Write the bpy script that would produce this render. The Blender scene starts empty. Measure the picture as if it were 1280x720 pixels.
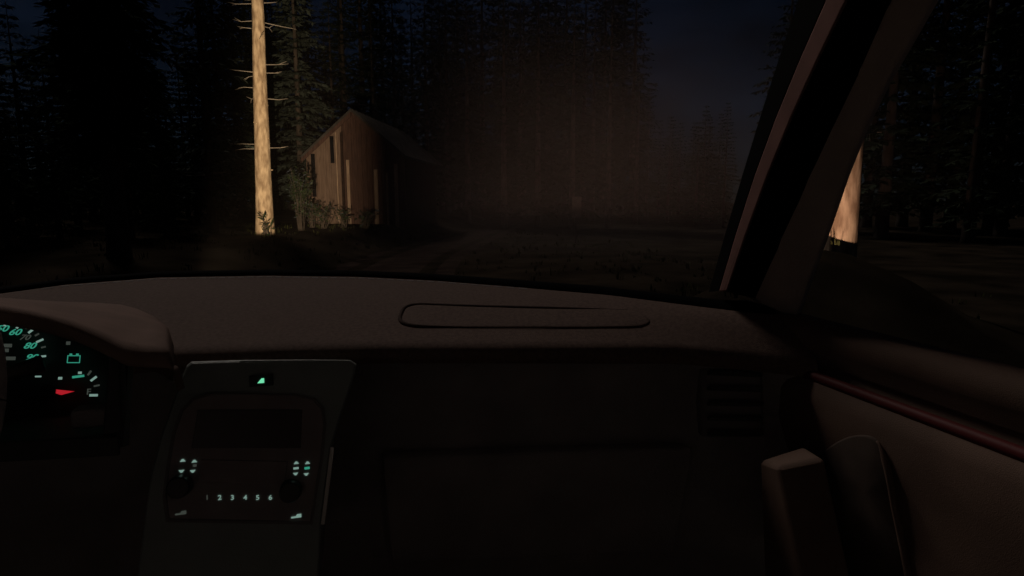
import bpy, bmesh, math, random
from mathutils import Vector, Matrix, noise

R = math.radians
scene = bpy.context.scene
COL = scene.collection

# ------------------------------------------------------------------ camera
FPX = 760.0
CAM = Vector((0.08, 0.0, 1.40))
YAW = math.atan(210 / FPX)
PITCH = math.atan(110 / FPX)
cd = bpy.data.cameras.new('camera')
cd.sensor_width = 36.0
cd.lens = 36.0 * FPX / 1280.0
cd.clip_start = 0.02
cd.clip_end = 2000.0
cam = bpy.data.objects.new('camera', cd)
COL.objects.link(cam)
cam.location = CAM
cam.rotation_euler = (R(90) - PITCH, 0, -YAW)
scene.camera = cam

# ------------------------------------------------------------------ night sky, moon, exposure
MOON_EL, MOON_AZ = R(43), R(-21)          # azimuth from +Y, negative = to the left
world = bpy.data.worlds.new('World')
scene.world = world
world.use_nodes = True
wn = world.node_tree
bg = wn.nodes['Background']
sky = wn.nodes.new('ShaderNodeTexSky')
sky.sky_type = 'NISHITA'
sky.sun_disc = False
sky.sun_elevation = MOON_EL
sky.sun_rotation = MOON_AZ
sky.ozone_density = 4.0
sky.dust_density = 0.0
tint = wn.nodes.new('ShaderNodeMix'); tint.data_type = 'RGBA'; tint.blend_type = 'MULTIPLY'
tint.inputs['Factor'].default_value = 1.0; tint.inputs[7].default_value = (.74, .86, 1.16, 1)     # cold night air
wn.links.new(sky.outputs[0], tint.inputs[6])
# thin broken night cloud
wtc = wn.nodes.new('ShaderNodeTexCoord'); wmp = wn.nodes.new('ShaderNodeMapping'); wmp.inputs['Scale'].default_value = (1, 1, 2.2)
wnz = wn.nodes.new('ShaderNodeTexNoise'); wnz.inputs['Scale'].default_value = 5.0; wnz.inputs['Detail'].default_value = 5
wmr = wn.nodes.new('ShaderNodeMapRange'); wmr.inputs['From Min'].default_value = .36; wmr.inputs['From Max'].default_value = .66; wmr.inputs['To Min'].default_value = .45; wmr.inputs['To Max'].default_value = 1.1
wn.links.new(wtc.outputs['Generated'], wmp.inputs[0]); wn.links.new(wmp.outputs[0], wnz.inputs['Vector']); wn.links.new(wnz.outputs[0], wmr.inputs['Value'])
cl_ = wn.nodes.new('ShaderNodeMix'); cl_.data_type = 'RGBA'; cl_.blend_type = 'MULTIPLY'; cl_.inputs['Factor'].default_value = 1.0
wn.links.new(tint.outputs[2], cl_.inputs[6]); wn.links.new(wmr.outputs[0], cl_.inputs[7]); wn.links.new(cl_.outputs[2], bg.inputs[0])
bg.inputs[1].default_value = 0.0012
ml = bpy.data.lights.new('moon', 'SUN')
ml.energy = 0.66
ml.angle = R(12)
ml.color = (1.0, 0.85, 0.77)
moon = bpy.data.objects.new('moon', ml)
COL.objects.link(moon)
mdir = Vector((math.sin(MOON_AZ) * math.cos(MOON_EL), math.cos(MOON_AZ) * math.cos(MOON_EL), math.sin(MOON_EL)))
moon.rotation_euler = mdir.to_track_quat('Z', 'Y').to_euler()
vs = scene.view_settings
vs.view_transform = 'Standard'
vs.look = 'None'
vs.exposure = 0.0
vs.gamma = 1.0
scene.cycles.use_denoising = True
scene.cycles.max_bounces = 6
scene.cycles.transparent_max_bounces = 12
scene.cycles.volume_bounces = 0

# ------------------------------------------------------------------ pixel -> place in the world
FW = Vector((math.sin(YAW) * math.cos(PITCH), math.cos(YAW) * math.cos(PITCH), -math.sin(PITCH)))
RT = Vector((math.cos(YAW), -math.sin(YAW), 0))
UP = RT.cross(FW)

def ray(x, y):
    return FW + RT * ((x - 640) / FPX) - UP * ((y - 360) / FPX)
def atY(x, y, Y):
    d = ray(x, y); return CAM + d * ((Y - CAM.y) / d.y)
def atX(x, y, X):
    d = ray(x, y); return CAM + d * ((X - CAM.x) / d.x)
def atZ(x, y, Z):
    d = ray(x, y); return CAM + d * ((Z - CAM.z) / d.z)
def atP(x, y, p, n):
    d = ray(x, y); return CAM + d * ((p - CAM).dot(n) / d.dot(n))
def atD(x, D):
    """a spot on the ground at ground distance D in the direction of picture column x"""
    d = ray(x, 250); d = Vector((d.x, d.y, 0)).normalized()
    return Vector((CAM.x + d.x * D, CAM.y + d.y * D, 0))

# ------------------------------------------------------------------ terrain
def sstep(a, b, v):
    t = max(0.0, min(1.0, (v - a) / (b - a))); return t * t * (3 - 2 * t)
def road_x(y):
    return 0.014 * max(0.0, y - 4) ** 2 if y < 18 else 0.014 * 196 + (y - 18) * 0.392
def gz(x, y):
    off = abs(x - road_x(y))
    bank = 0.50 * sstep(6.0, 13.0, y) * sstep(1.2, 3.4, road_x(y) - x)
    n = 0.10 * noise.noise(Vector((x * .25, y * .25, 3))) + 0.04 * noise.noise(Vector((x * .9, y * .9, 9)))
    bank += 1.0 * math.exp(-((x - 4.75) ** 2 + (y - 5.15) ** 2) / 1.5)         # hump of earth beside the car
    return bank + n * sstep(1.4, 4.0, off)

# ------------------------------------------------------------------ helpers
class MB:
    def __init__(s):
        s.v, s.f = [], []
    def add(s, vs, fs):
        b = len(s.v); s.v += [Vector(p) for p in vs]; s.f += [tuple(b + i for i in f) for f in fs]; return s
    def box(s, c, d, M=None):
        c = Vector(c); hx, hy, hz = d[0] / 2, d[1] / 2, d[2] / 2
        p = [Vector((sx * hx, sy * hy, sz * hz)) for sx in (-1, 1) for sy in (-1, 1) for sz in (-1, 1)]
        if M: p = [M @ q for q in p]
        return s.add([c + q for q in p], [(0, 1, 3, 2), (4, 6, 7, 5), (0, 4, 5, 1), (2, 3, 7, 6), (0, 2, 6, 4), (1, 5, 7, 3)])
    def tube(s, pts, rad, n=8, cap=True):
        pts = [Vector(p) for p in pts]; vs, fs = [], []
        rad = rad if isinstance(rad, (list, tuple)) else [rad] * len(pts)
        ref = None
        for i, p in enumerate(pts):
            t = (pts[min(i + 1, len(pts) - 1)] - pts[max(i - 1, 0)]).normalized()
            if ref is None:
                ref = t.orthogonal().normalized()
            ref = (ref - t * ref.dot(t)).normalized(); b = t.cross(ref)
            for k in range(n):
                a = 2 * math.pi * k / n
                vs.append(p + (ref * math.cos(a) + b * math.sin(a)) * rad[i])
        for i in range(len(pts) - 1):
            for k in range(n):
                fs.append((i * n + k, i * n + (k + 1) % n, (i + 1) * n + (k + 1) % n, (i + 1) * n + k))
        if cap:
            fs.append(tuple(range(n - 1, -1, -1))); fs.append(tuple((len(pts) - 1) * n + k for k in range(n)))
        return s.add(vs, fs)
    def prism(s, poly, ext):
        """closed polygon (list of Vectors) pushed along the vector ext"""
        n = len(poly); ext = Vector(ext); poly = [Vector(p) for p in poly]
        return s.add(poly + [p + ext for p in poly],
                     [tuple(range(n)), tuple(range(2 * n - 1, n - 1, -1))] + [(i, i + n, (i + 1) % n + n, (i + 1) % n) for i in range(n)])
    def loft(s, rows, closed=False, caps=False):
        """rows: equal-length lists of points"""
        m = len(rows[0]); vs = [p for r in rows for p in r]; fs = []
        for i in range(len(rows) - 1):
            for k in range(m if closed else m - 1):
                fs.append((i * m + k, i * m + (k + 1) % m, (i + 1) * m + (k + 1) % m, (i + 1) * m + k))
        if caps:
            fs.append(tuple(range(m - 1, -1, -1))); fs.append(tuple((len(rows) - 1) * m + k for k in range(m)))
        return s.add(vs, fs)
    def build(s, name, m, parent=None, smooth=False, bevel=0, origin=None, fix=True):
        me = bpy.data.meshes.new(name)
        o0 = Vector(origin) if origin else Vector((0, 0, 0))
        me.from_pydata([p - o0 for p in s.v], [], s.f)
        if fix:
            bm = bmesh.new(); bm.from_mesh(me)
            bmesh.ops.recalc_face_normals(bm, faces=bm.faces)
            bm.to_mesh(me); bm.free()
        me.materials.append(m)
        if smooth:
            for p in me.polygons: p.use_smooth = True
        o = bpy.data.objects.new(name, me); COL.objects.link(o)
        o.location = o0
        if parent:
            o.parent = parent
            o.location = o0 - (Vector(parent['_o']) if '_o' in parent else Vector((0, 0, 0)))
        if bevel:
            b = o.modifiers.new('bevel', 'BEVEL'); b.width = bevel; b.segments = 3; b.limit_method = 'ANGLE'; b.angle_limit = R(35)
            if smooth is False:
                for p in me.polygons: p.use_smooth = True
                w = o.modifiers.new('wn', 'WEIGHTED_NORMAL')
        return o

def thing(name, label, cat, loc=(0, 0, 0), group=None):
    o = bpy.data.objects.new(name, None); COL.objects.link(o)
    o.location = loc; o.empty_display_size = .2
    o['label'] = label; o['category'] = cat
    if group: o['group'] = group
    return o
def tag(o, label, cat, group=None):
    o['label'] = label; o['category'] = cat
    if group: o['group'] = group
    return o
def dup(root, loc, rz, sc, label, group=None):
    r = root.copy(); COL.objects.link(r); r.location = loc; r.rotation_euler = (0, 0, rz); r.scale = (sc, sc, sc)
    r['label'] = label
    if group: r['group'] = group
    elif 'group' in r: del r['group']
    for ch in list(root.children):
        c = ch.copy(); COL.objects.link(c); c.parent = r
        for g in ch.children:
            d = g.copy(); COL.objects.link(d); d.parent = c
    return r

def mat(name, col, rough=.7, spec=.3, var=0.0, scale=20.0, bump=0.0, bscale=200.0, metal=0.0, stretch=None, col2=None):
    m = bpy.data.materials.new(name); m.use_nodes = True
    nt = m.node_tree; b = nt.nodes['Principled BSDF']
    b.inputs['Base Color'].default_value = (*col, 1); b.inputs['Roughness'].default_value = rough
    b.inputs['Specular IOR Level'].default_value = spec; b.inputs['Metallic'].default_value = metal
    tc = nt.nodes.new('ShaderNodeTexCoord'); mp = nt.nodes.new('ShaderNodeMapping')
    nt.links.new(tc.outputs['Object'], mp.inputs[0])
    if stretch: mp.inputs['Scale'].default_value = stretch
    if var or col2:
        n = nt.nodes.new('ShaderNodeTexNoise'); n.inputs['Scale'].default_value = scale; n.inputs['Detail'].default_value = 6
        nt.links.new(mp.outputs[0], n.inputs['Vector'])
        rp = nt.nodes.new('ShaderNodeValToRGB'); rp.color_ramp.elements[0].position = .36; rp.color_ramp.elements[1].position = .66
        lo = col2 if col2 else tuple(c * (1 - var) for c in col)
        hi = col if col2 else tuple(min(1, c * (1 + var)) for c in col)
        rp.color_ramp.elements[0].color = (*lo, 1); rp.color_ramp.elements[1].color = (*hi, 1)
        nt.links.new(n.outputs[0], rp.inputs[0]); nt.links.new(rp.outputs[0], b.inputs['Base Color'])
    if bump:
        n2 = nt.nodes.new('ShaderNodeTexNoise'); n2.inputs['Scale'].default_value = bscale; n2.inputs['Detail'].default_value = 4
        nt.links.new(mp.outputs[0], n2.inputs['Vector'])
        bp = nt.nodes.new('ShaderNodeBump'); bp.inputs['Strength'].default_value = bump; bp.inputs['Distance'].default_value = .01
        nt.links.new(n2.outputs[0], bp.inputs['Height']); nt.links.new(bp.outputs[0], b.inputs['Normal'])
    return m
def glow(name, col, k):
    m = bpy.data.materials.new(name); m.use_nodes = True
    b = m.node_tree.nodes['Principled BSDF']
    b.inputs['Base Color'].default_value = (*[c * .2 for c in col], 1)
    b.inputs['Emission Color'].default_value = (*col, 1); b.inputs['Emission Strength'].default_value = k
    return m
def clear(name, t):
    m = bpy.data.materials.new(name); m.use_nodes = True; nt = m.node_tree
    nt.nodes.remove(nt.nodes['Principled BSDF'])
    tb = nt.nodes.new('ShaderNodeBsdfTransparent'); tb.inputs[0].default_value = (*t, 1)
    nt.links.new(tb.outputs[0], nt.nodes['Material Output'].inputs[0]); return m

M = dict(
    dash=mat('dash_top_vinyl', (.165, .112, .092), .85, .2, .16, 170, .35, 900),
    hood=mat('binnacle_vinyl', (.225, .148, .120), .85, .2, .10, 26, .28, 800),
    fascia=mat('fascia_plastic', (.28, .25, .24), .75, .25, .15, 9, .4, 380),
    black=mat('black_plastic', (.05, .048, .046), .6, .3),
    rubber=mat('rubber_seal', (.004, .004, .004), .95, .02),
    console=mat('console_plastic', (.27, .305, .285), .45, .4, .1, 10, .2, 500),
    radio=mat('radio_plastic', (.26, .215, .21), .5, .4, .1, 30),
    knob=mat('knob_plastic', (.05, .04, .035), .4, .5),
    chrome=mat('satin_trim', (.35, .34, .32), .3, .6, metal=.8),
    pillar=mat('pillar_trim', (.25, .135, .115), .85, .15, .18, 12, .12, 900),
    door=mat('door_vinyl', (.175, .112, .083), .75, .3, .14, 9, .25, 900),
    pad=mat('armrest_cloth', (.15, .108, .072), .9, .15, .15, 40, .3, 1100),
    red=mat('red_piping', (.13, .022, .022), .6, .3),
    paint=mat('car_paint', (.018, .018, .020), .3, .5, .15, 6),
    liner=mat('roof_liner', (.70, .67, .64), .95, .1),
    bark=mat('pale_pine_bark', (.56, .44, .31), .9, .15, 0, 13, 1.0, 17, stretch=(1, 1, .3), col2=(.25, .18, .12)),
    bark_dark=mat('dark_spruce_bark', (.085, .07, .06), .95, .1, 0, 8, .8, 30, stretch=(1, 1, .3), col2=(.04, .034, .03)),
    twig=mat('dead_twig', (.28, .25, .22), .9, .1),
    needles=mat('spruce_needles', (.026, .036, .024), 1.0, .0, .35, 1.3),
    needles_blue=mat('grey_spruce_needles', (.048, .060, .052), 1.0, .0, .35, 1.1),
    leaf=mat('shrub_leaf', (.019, .032, .012), .6, .3, .35, 5),
    grass=mat('dry_grass', (.042, .048, .019), .9, .0, .4, 2),
    ground=mat('forest_floor', (.024, .019, .0135), 1.0, .0, .5, .8, .8, 6),
    road=mat('dirt_track', (.034, .025, .021), 1.0, .0, .3, 1.6, .6, 14),
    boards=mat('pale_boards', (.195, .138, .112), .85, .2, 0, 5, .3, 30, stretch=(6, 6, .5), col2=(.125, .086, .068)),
    boards_shaded=mat('shade_toned_boards', (.075, .043, .036), .85, .2, .3, 5, .4, 30, stretch=(6, 6, .5)),  # cabin boards away from the beam: shade put into the colour
    trim=mat('pale_trim_board', (.34, .25, .19), .85, .2, .25, 6, .3, 30, stretch=(5, 5, .6)),
    roof=mat('roof_tin', (.045, .042, .04), .75, .3, .3, 3, .3, 20),
    display=mat('display_glass', (.10, .085, .085), .25, .5),
    bezel=mat('bezel_plastic', (.17, .15, .145), .5, .4),
    groove=mat('groove_vinyl', (.07, .047, .04), .9, .1),
    pane=mat('dark_window_glass', (.008, .008, .010), .12, .5),
    sign=mat('sign_board', (.085, .07, .065), .7, .3, .15, 9),
    teal=glow('lit_teal_legend', (.07, .60, .40), .42),
    pale=glow('lit_pale_legend', (.42, .68, .58), .40),
    dim=glow('dim_legend', (.22, .26, .22), .16),
    hazard=glow('hazard_lamp', (.22, 1.0, .55), .75),
    redlit=glow('red_needle', (1.0, .03, .05), .40),
    glass=clear('windscreen_glass', (.93, .95, .94)),
    lampglass=clear('headlamp_lens', (.95, .95, .95)),
)

# ================================================================== SETTING
mb = MB()
xs = [-200, -120, -70, -45, -32] + [-24 + i * .75 for i in range(76)] + [40, 55, 80, 130, 200]
ys = [-200, -100, -50, -25, -12, -6] + [i * .75 for i in range(62)] + [50, 58, 70, 90, 130, 200, 300]
mb.loft([[Vector((x, y, gz(x, y))) for x in xs] for y in ys])
g = mb.build('ground', M['ground'], smooth=True); g['kind'] = 'structure'
mb = MB()
rows = []
for i in range(90):
    y = -12 + i * .7
    rows.append([Vector((road_x(y) + w, y, gz(road_x(y) + w, y) + .012 - .03 * (abs(w) > 1.25) - .02 * (abs(abs(w) - .75) < .1))) for w in (-1.5, -1.2, -.75, -.4, 0, .4, .75, 1.2, 1.5)])
mb.loft(rows)
g = mb.build('dirt_road', M['road'], smooth=True); g['kind'] = 'structure'

# ------------------------------------------------------------------ grass
random.seed(5)
mb = MB()
def tuft(mb, x, y, h, n, spread=.12):
    z = gz(x, y) - .02
    for _ in range(n):
        a = random.uniform(0, 2 * math.pi); r = random.uniform(0, spread); hh = h * random.uniform(.5, 1.15)
        bx, by = x + r * math.cos(a), y + r * math.sin(a); lean = random.uniform(.05, .55) * hh
        la = a + random.uniform(-.7, .7); w = .006 + .006 * random.random()
        px_, py_ = -math.sin(la) * w, math.cos(la) * w
        m_ = (bx + math.cos(la) * lean * .35, by + math.sin(la) * lean * .35, z + hh * .62)
        t_ = (bx + math.cos(la) * lean, by + math.sin(la) * lean, z + hh)
        mb.add([(bx - px_, by - py_, z), (bx + px_, by + py_, z), (m_[0] + px_ * .8, m_[1] + py_ * .8, m_[2]), (m_[0] - px_ * .8, m_[1] - py_ * .8, m_[2]), t_],
               [(0, 1, 2, 3), (3, 2, 4)])
for _ in range(1500):
    x, y = random.uniform(-14, 9), random.uniform(5, 26)
    if abs(x - road_x(y)) < 1.4: continue
    tuft(mb, x, y, random.uniform(.12, .42) * (.4 if gz(x, y) > .25 else .42), 7)
c = atD(333, 16.6)
g = mb.build('grass', M['grass'], fix=False); g['kind'] = 'stuff'

# ------------------------------------------------------------------ trees
def conifer_meshes(h, rad, r0, z0, seed, dense=1.0, droop=.35, dead=0, barkm='bark_dark', needle='needles', twigscale=1.0, gap=.12, step=.34):
    rnd = random.Random(seed)
    tr = MB(); n = 22
    bend = [Vector((rnd.uniform(-.03, .03) * h * .1 * i / n, rnd.uniform(-.03, .03) * h * .1 * i / n, 0)) for i in range(n + 1)]
    pts = [Vector((0, 0, -.3 + (h + .3) * i / n)) + bend[i] * .4 for i in range(n + 1)]
    rads = [max(.012, r0 * (1 - i / n) ** .95 * (1.22 if i == 0 else 1.05 if i == 1 else 1)) for i in range(n + 1)]
    tr.tube(pts, rads, 14)
    if dead:                                          # knots and broken stubs
        for _ in range(dead):
            zz = rnd.uniform(.8, h * .6); a = rnd.uniform(0, 6.28); d = Vector((math.cos(a), math.sin(a), .15)); rr_ = r0 * (1 - (zz + .3) / (h + .3)) ** .95
            p = Vector((0, 0, zz)) + d * rr_ * .86
            tr.tube([p, p + d * rr_ * rnd.uniform(.14, .4)], [rnd.uniform(.018, .034), .010], 6)
    cr = MB(); z = z0
    while z < h - .15:
        t = (z - z0) / (h - z0)
        L = rad * (1 - t) ** .8 * rnd.uniform(.75, 1.1) + .12
        if t < .12: L *= .55 + 3.5 * t
        nb = max(4, int(6 * dense)); a0 = rnd.uniform(0, 6.28)
        for k in range(nb):
            if rnd.random() < gap: continue
            a = a0 + 6.283 * k / nb + rnd.uniform(-.3, .3); l = L * rnd.uniform(.6, 1.15)
            d = Vector((math.cos(a), math.sin(a), 0)); sd = Vector((-d.y, d.x, 0))
            rise = .35 * t - droop * (1 - t) * .6
            sp = []; ns = 6
            for i in range(ns + 1):
                u = i / ns
                sp.append(Vector((0, 0, z)) + d * (l * u) + Vector((0, 0, l * (rise * u - droop * .55 * u * u + .18 * max(0, u - .75)))))
            for i in range(ns):                       # woody spine, thin ribbon of two crossed faces
                w = .012 * (1 - i / ns) + .004
                cr.add([sp[i] + sd * w, sp[i] - sd * w, sp[i + 1] - sd * w * .7, sp[i + 1] + sd * w * .7], [(0, 1, 2, 3)])
            m_ = max(5, int(l * 13 * dense))
            for j in range(m_):
                u = .12 + .88 * (j + rnd.random()) / m_
                i = min(ns - 1, int(u * ns)); p = sp[i].lerp(sp[i + 1], u * ns - i)
                for s in (-1, 1):
                    ln = (.10 + .26 * (1 - abs(u - .45))) * min(1.1, .5 + l * .35) * rnd.uniform(.6, 1.25) * twigscale
                    q = (d * rnd.uniform(.35, .9) + sd * s * rnd.uniform(.45, 1) + Vector((0, 0, rnd.uniform(-.75, .12)))).normalized() * ln
                    w = q.cross(Vector((rnd.uniform(-1, 1), rnd.uniform(-1, 1), 1.2))).normalized() * ln * rnd.uniform(.13, .24)
                    cr.add([p, p + q * .45 + w, p + q, p + q * .5 - w], [(0, 1, 2, 3)])
        z += rnd.uniform(.8, 1.2) * step / dense
    dd = []
    for k in range(dead):
        zz = rnd.uniform(1.7, z0 + .4); a = rnd.uniform(0, 6.28); l = rnd.uniform(.25, .8)
        if k < dead * .7: a = (0 if rnd.random() < .5 else math.pi) + rnd.uniform(-.5, .5)
        d = Vector((math.cos(a), math.sin(a), rnd.uniform(-.12, .1))); p0 = Vector((0, 0, zz)) + d * r0 * .7
        sd = Vector((-d.y, d.x, 0)) * rnd.uniform(-.12, .12)
        p1 = p0 + d * l * .55 + sd * .4; p2 = p0 + d * l + Vector((0, 0, rnd.uniform(-.08, .08))) + sd
        tw = MB(); dd.append(tw)
        tw.tube([p0, p1, p2], [.010, .007, .0025], 5)
        if rnd.random() < .6: tw.tube([p1, p1 + d * l * .3 + Vector((0, 0, rnd.uniform(-.1, .1))) - sd], [.007, .003], 5)
    return tr, cr, dd

def tree(name, label, loc, *a, cat='tree', group=None, barkm='bark_dark', needle='needles', rz=0, tilt=0, **k):
    tr, cr, dd = conifer_meshes(*a, **k)
    t = thing(name, label, cat, loc, group); t.rotation_euler = (0, tilt, rz)
    tr.build('trunk', M[barkm], t, smooth=True)
    cr.build('crown', M[needle], t, fix=False)
    for tw in dd: tw.build('dead_branch', M['twig'], t)
    return t
def on(p, dz=0): return (p.x, p.y, gz(p.x, p.y) + dz)

# the pine in the headlight
tree('pine_tree', 'tall pale pine trunk with thin dead twigs, brightly lit by the headlight', on(atD(329, 17)), 15, 2.0, .222, 6.9, 11,
     dead=26, barkm='bark', rz=-.3, dense=.9, tilt=R(1.4))
# the trunk seen through the passenger window
tree('pine_tree', 'pale lit pine trunk seen through the passenger window beside the pillar', (atD(1053, 8.2).x, atD(1053, 8.2).y, .0), 13, 1.6, .215, 5.2, 12, dead=10, barkm='bark', dense=.9)
# the dark slender spruce at the left
tree('spruce_tree', 'large dark spruce nearest the car, left of the lit pine', on(atD(143, 12)), 13, 1.25, .17, 1.9, 21, dense=1.5, droop=.6, gap=.05)
# greyish spruce directly behind the lit pine
tree('spruce_tree', 'thin grey spruce just left of the lit pine trunk', on(atD(264, 19)), 11.5, 1.35, .13, 1.2, 22, dense=1.0, needle='needles_blue', gap=.25, dead=6)
tree('spruce_tree', 'dim spruce between the lit pine and the cabin', on(atD(378, 27)), 13, 1.9, .16, 1.5, 23, dense=1.1, needle='needles_blue', gap=.2)
protos = []
for i, (h, r, s, dn) in enumerate(((11, 1.9, 31, 1.0), (13, 2.2, 32, 1.0), (9, 1.7, 33, 1.1), (12, 1.6, 34, .9))):
    protos.append((h, r, s, dn))
made = {}
def forest(pxcol, D, kind, sc, label, group):
    p = atD(pxcol, D); loc = on(p, -.1); rz = random.uniform(0, 6.28)
    if kind not in made:
        h, r, s, dn = protos[kind]
        t = tree('spruce_tree', label, loc, h, r, .17, .9, s, dense=dn, group=group, gap=.12)
        t.rotation_euler = (0, 0, rz); t.scale = (sc,) * 3; made[kind] = t
    else:
        dup(made[kind], loc, rz, sc, label, group)
random.seed(9)
GL = 'spruces in the dark wood left of the lit pine'
LL = 'black spruce in the dark wood left of the lit pine'
for c_, D, k, s in ((10, 24, 0, .53), (55, 27, 1, .50), (-30, 20, 2, .58), (95, 22, 0, .60), (35, 19, 2, .62), (70, 17, 0, .42), (185, 23, 1, .62), (215, 30, 0, .58), (160, 17, 2, .55),
                    (245, 27, 3, .62), (205, 18, 2, .46), (300, 33, 1, .85), (5, 15, 2, .48), (115, 31, 3, .9), (280, 24, 2, .52), (-70, 18, 3, .9)):
    forest(c_, D, k, s, LL, GL)
GC = 'spruces in the hazy wood behind the road'
LC = 'hazy spruce in the wood beyond the road, right of the cabin'
for c_, D, k, s in ((345, 42, 1, 1.25), (420, 46, 0, 1.35), (470, 40, 3, 1.1), (535, 36, 1, 1.05), (585, 34, 0, 1.15), (630, 30, 3, 1.05), (672, 33, 1, 1.05), (715, 29, 0, 1.0), (760, 31, 3, .95),
                    (795, 36, 2, .95), (835, 40, 0, .62), (870, 34, 2, .62), (905, 34, 1, .50), (560, 44, 3, 1.4), (650, 45, 1, 1.35), (740, 42, 0, 1.35)):
    forest(c_, D, k, s, LC, GC)
rr_ = random.Random(77)
for i in range(44):
    c_ = 300 + i * 14 + rr_.uniform(-6, 6)
    if 790 < c_ < 905: k_, s_ = rr_.choice((0, 2)), rr_.uniform(.75, 1.0)
    else: k_, s_ = rr_.choice((0, 1, 3)), rr_.uniform(1.5, 2.1)
    forest(c_, rr_.uniform(46, 64), k_, s_, LC, GC)
for i in range(30):
    c_ = -120 + i * 14 + rr_.uniform(-6, 6)
    forest(c_, rr_.uniform(32, 52), rr_.choice((0, 1, 2)), rr_.uniform(.7, 1.0) * (.62 if c_ < 95 else .8 if 195 < c_ < 260 else 1.15), LL, GL)
GR = 'spruces beyond the passenger window'
LR = 'dark spruce seen through the passenger window'
for c_, D, k, s in ((975, 30, 0, 1.1), (1105, 27, 2, 1.5), (1160, 33, 1, 1.5), (1215, 25, 3, 1.2), (1255, 31, 0, 1.4), (1300, 26, 2, 1.4), (1130, 38, 1, 1.6), (1030, 31, 3, 1.3), (1085, 35, 0, 1.5), (1190, 38, 3, 1.7), (1240, 36, 1, 1.6)):
    forest(c_, D, k, s, LR, GR)

# ------------------------------------------------------------------ shrubs and ferns
def shrub(label, loc, h, rad, n, seed, leafy=1.0):
    rnd = random.Random(seed)
    t = thing('shrub', label, 'shrub', loc)
    st, lf = MB(), MB()
    for i in range(n):
        a = rnd.uniform(0, 6.28); l = rnd.uniform(.55, 1.0)
        tip = Vector((math.cos(a) * rad * rnd.uniform(.3, 1), math.sin(a) * rad * rnd.uniform(.3, 1), h * l))
        b = Vector((rnd.uniform(-.08, .08), rnd.uniform(-.08, .08), -.05)); mid = b.lerp(tip, .5) + Vector((0, 0, h * .15))
        st.tube([b, mid, tip], [.010, .007, .003], 5)
        for j in range(int(16 * leafy)):
            u = rnd.uniform(.25, 1); p = b.lerp(mid, u * 2) if u < .5 else mid.lerp(tip, u * 2 - 1)
            q = Vector((rnd.uniform(-1, 1), rnd.uniform(-1, 1), rnd.uniform(-.3, .6))).normalized() * rnd.uniform(.07, .17)
            w = q.cross(Vector((rnd.uniform(-1, 1), rnd.uniform(-1, 1), 1))).normalized() * q.length * .2
            lf.add([p, p + q * .5 + w, p + q, p + q * .5 - w], [(0, 1, 2, 3)])
    st.build('stem', M['bark_dark'], t); lf.build('foliage', M['leaf'], t, fix=False)
shrub('leafy shrub between the lit pine and the cabin corner', on(atD(374, 19)), 2.0, .40, 22, 51, 2.2)
shrub('low twiggy shrub in front of the cabin wall', on(atD(402, 20)), .85, .55, 16, 52, .6)
shrub('small weedy shrub at the foot of the cabin door', on(atD(428, 20.5)), .7, .45, 12, 53, .5)
shrub('sparse low shrub at the foot of the lit pine', on(atD(331, 15.9)), .62, .22, 9, 54, .35)

shrub('low scrubby shrub at the left corner of the cabin', on(atD(388, 20.6)), .95, .5, 14, 57, .8)
shrub('shaded low shrub at the right end of the cabin front', on(atD(456, 20.4)), .75, .6, 14, 58, .8)
# ------------------------------------------------------------------ cabin
TH = R(20)
AP = atY(446, 250, 24.0); AP.z = 0
nrm = Vector((-math.sin(TH), -math.cos(TH), 0)); ur = Vector((math.cos(TH), -math.sin(TH), 0)); bk = -nrm
base = gz(AP.x, AP.y) - .5
cabin = thing('cabin', 'tall gabled wooden cabin with one side lit by the headlight', 'cabin', (0, 0, 0))
def fu(px, py):
    p = atP(px, py, AP, nrm); return (p - AP).dot(ur), p.z
def F(u, z, d=0.0): return AP + ur * u + Vector((0, 0, z)) + nrm * d
eL, zL = fu(383, 197); _, zR = fu(446, 142)
HW = abs(eL); ZE, ZA = zL, zR; DEP = 5.6
us = fu(428, 200)[0]
roofz = lambda u: ZA - (ZA - ZE) * abs(u) / HW
mb = MB()        # left part of the gable, pale boards, with real gaps between boards
def board_wall(u0, u1, m, bw, name):
    mb = MB(); u = u0
    rnd = random.Random(int(u0 * 100))
    while u < u1 - .02:
        e = min(u1, u + bw); d = rnd.uniform(0, .009)
        mb.prism([F(u, base, d), F(e - .007, base, d), F(e - .007, roofz(e - .007), d), F(u, roofz(u), d)] if u * e >= 0 or abs(u) < 1e-6 else
                 [F(u, base, d), F(e - .007, base, d), F(e - .007, roofz(e - .007), d), F(0, ZA, d), F(u, roofz(u), d)], bk * .05)
        u = e
    return mb.build(name, m, cabin)
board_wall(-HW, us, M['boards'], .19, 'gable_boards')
w2 = board_wall(us + .001, HW, M['boards_shaded'], .19, 'gable_boards'); w2['label'] = 'boards right of the door, with shade put into their colour'  # unlit half of the gable, its darkness painted in the board colour
mb = MB()        # side and rear walls
mb.prism([F(HW, base, -.06), F(HW - .1, base, -.06), F(HW - .1, roofz(HW), -.06), F(HW, roofz(HW), -.06)], bk * DEP)
mb.prism([F(-HW, base, -.06), F(-HW + .1, base, -.06), F(-HW + .1, roofz(HW), -.06), F(-HW, roofz(HW), -.06)], bk * DEP)
mb.prism([F(-HW, base, -DEP), F(HW, base, -DEP), F(HW, ZE, -DEP), F(0, ZA, -DEP), F(-HW, ZE, -DEP)], bk * .08)
mb.build('side_wall', M['boards_shaded'], cabin)
sl = (ZA - ZE) / HW
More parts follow.
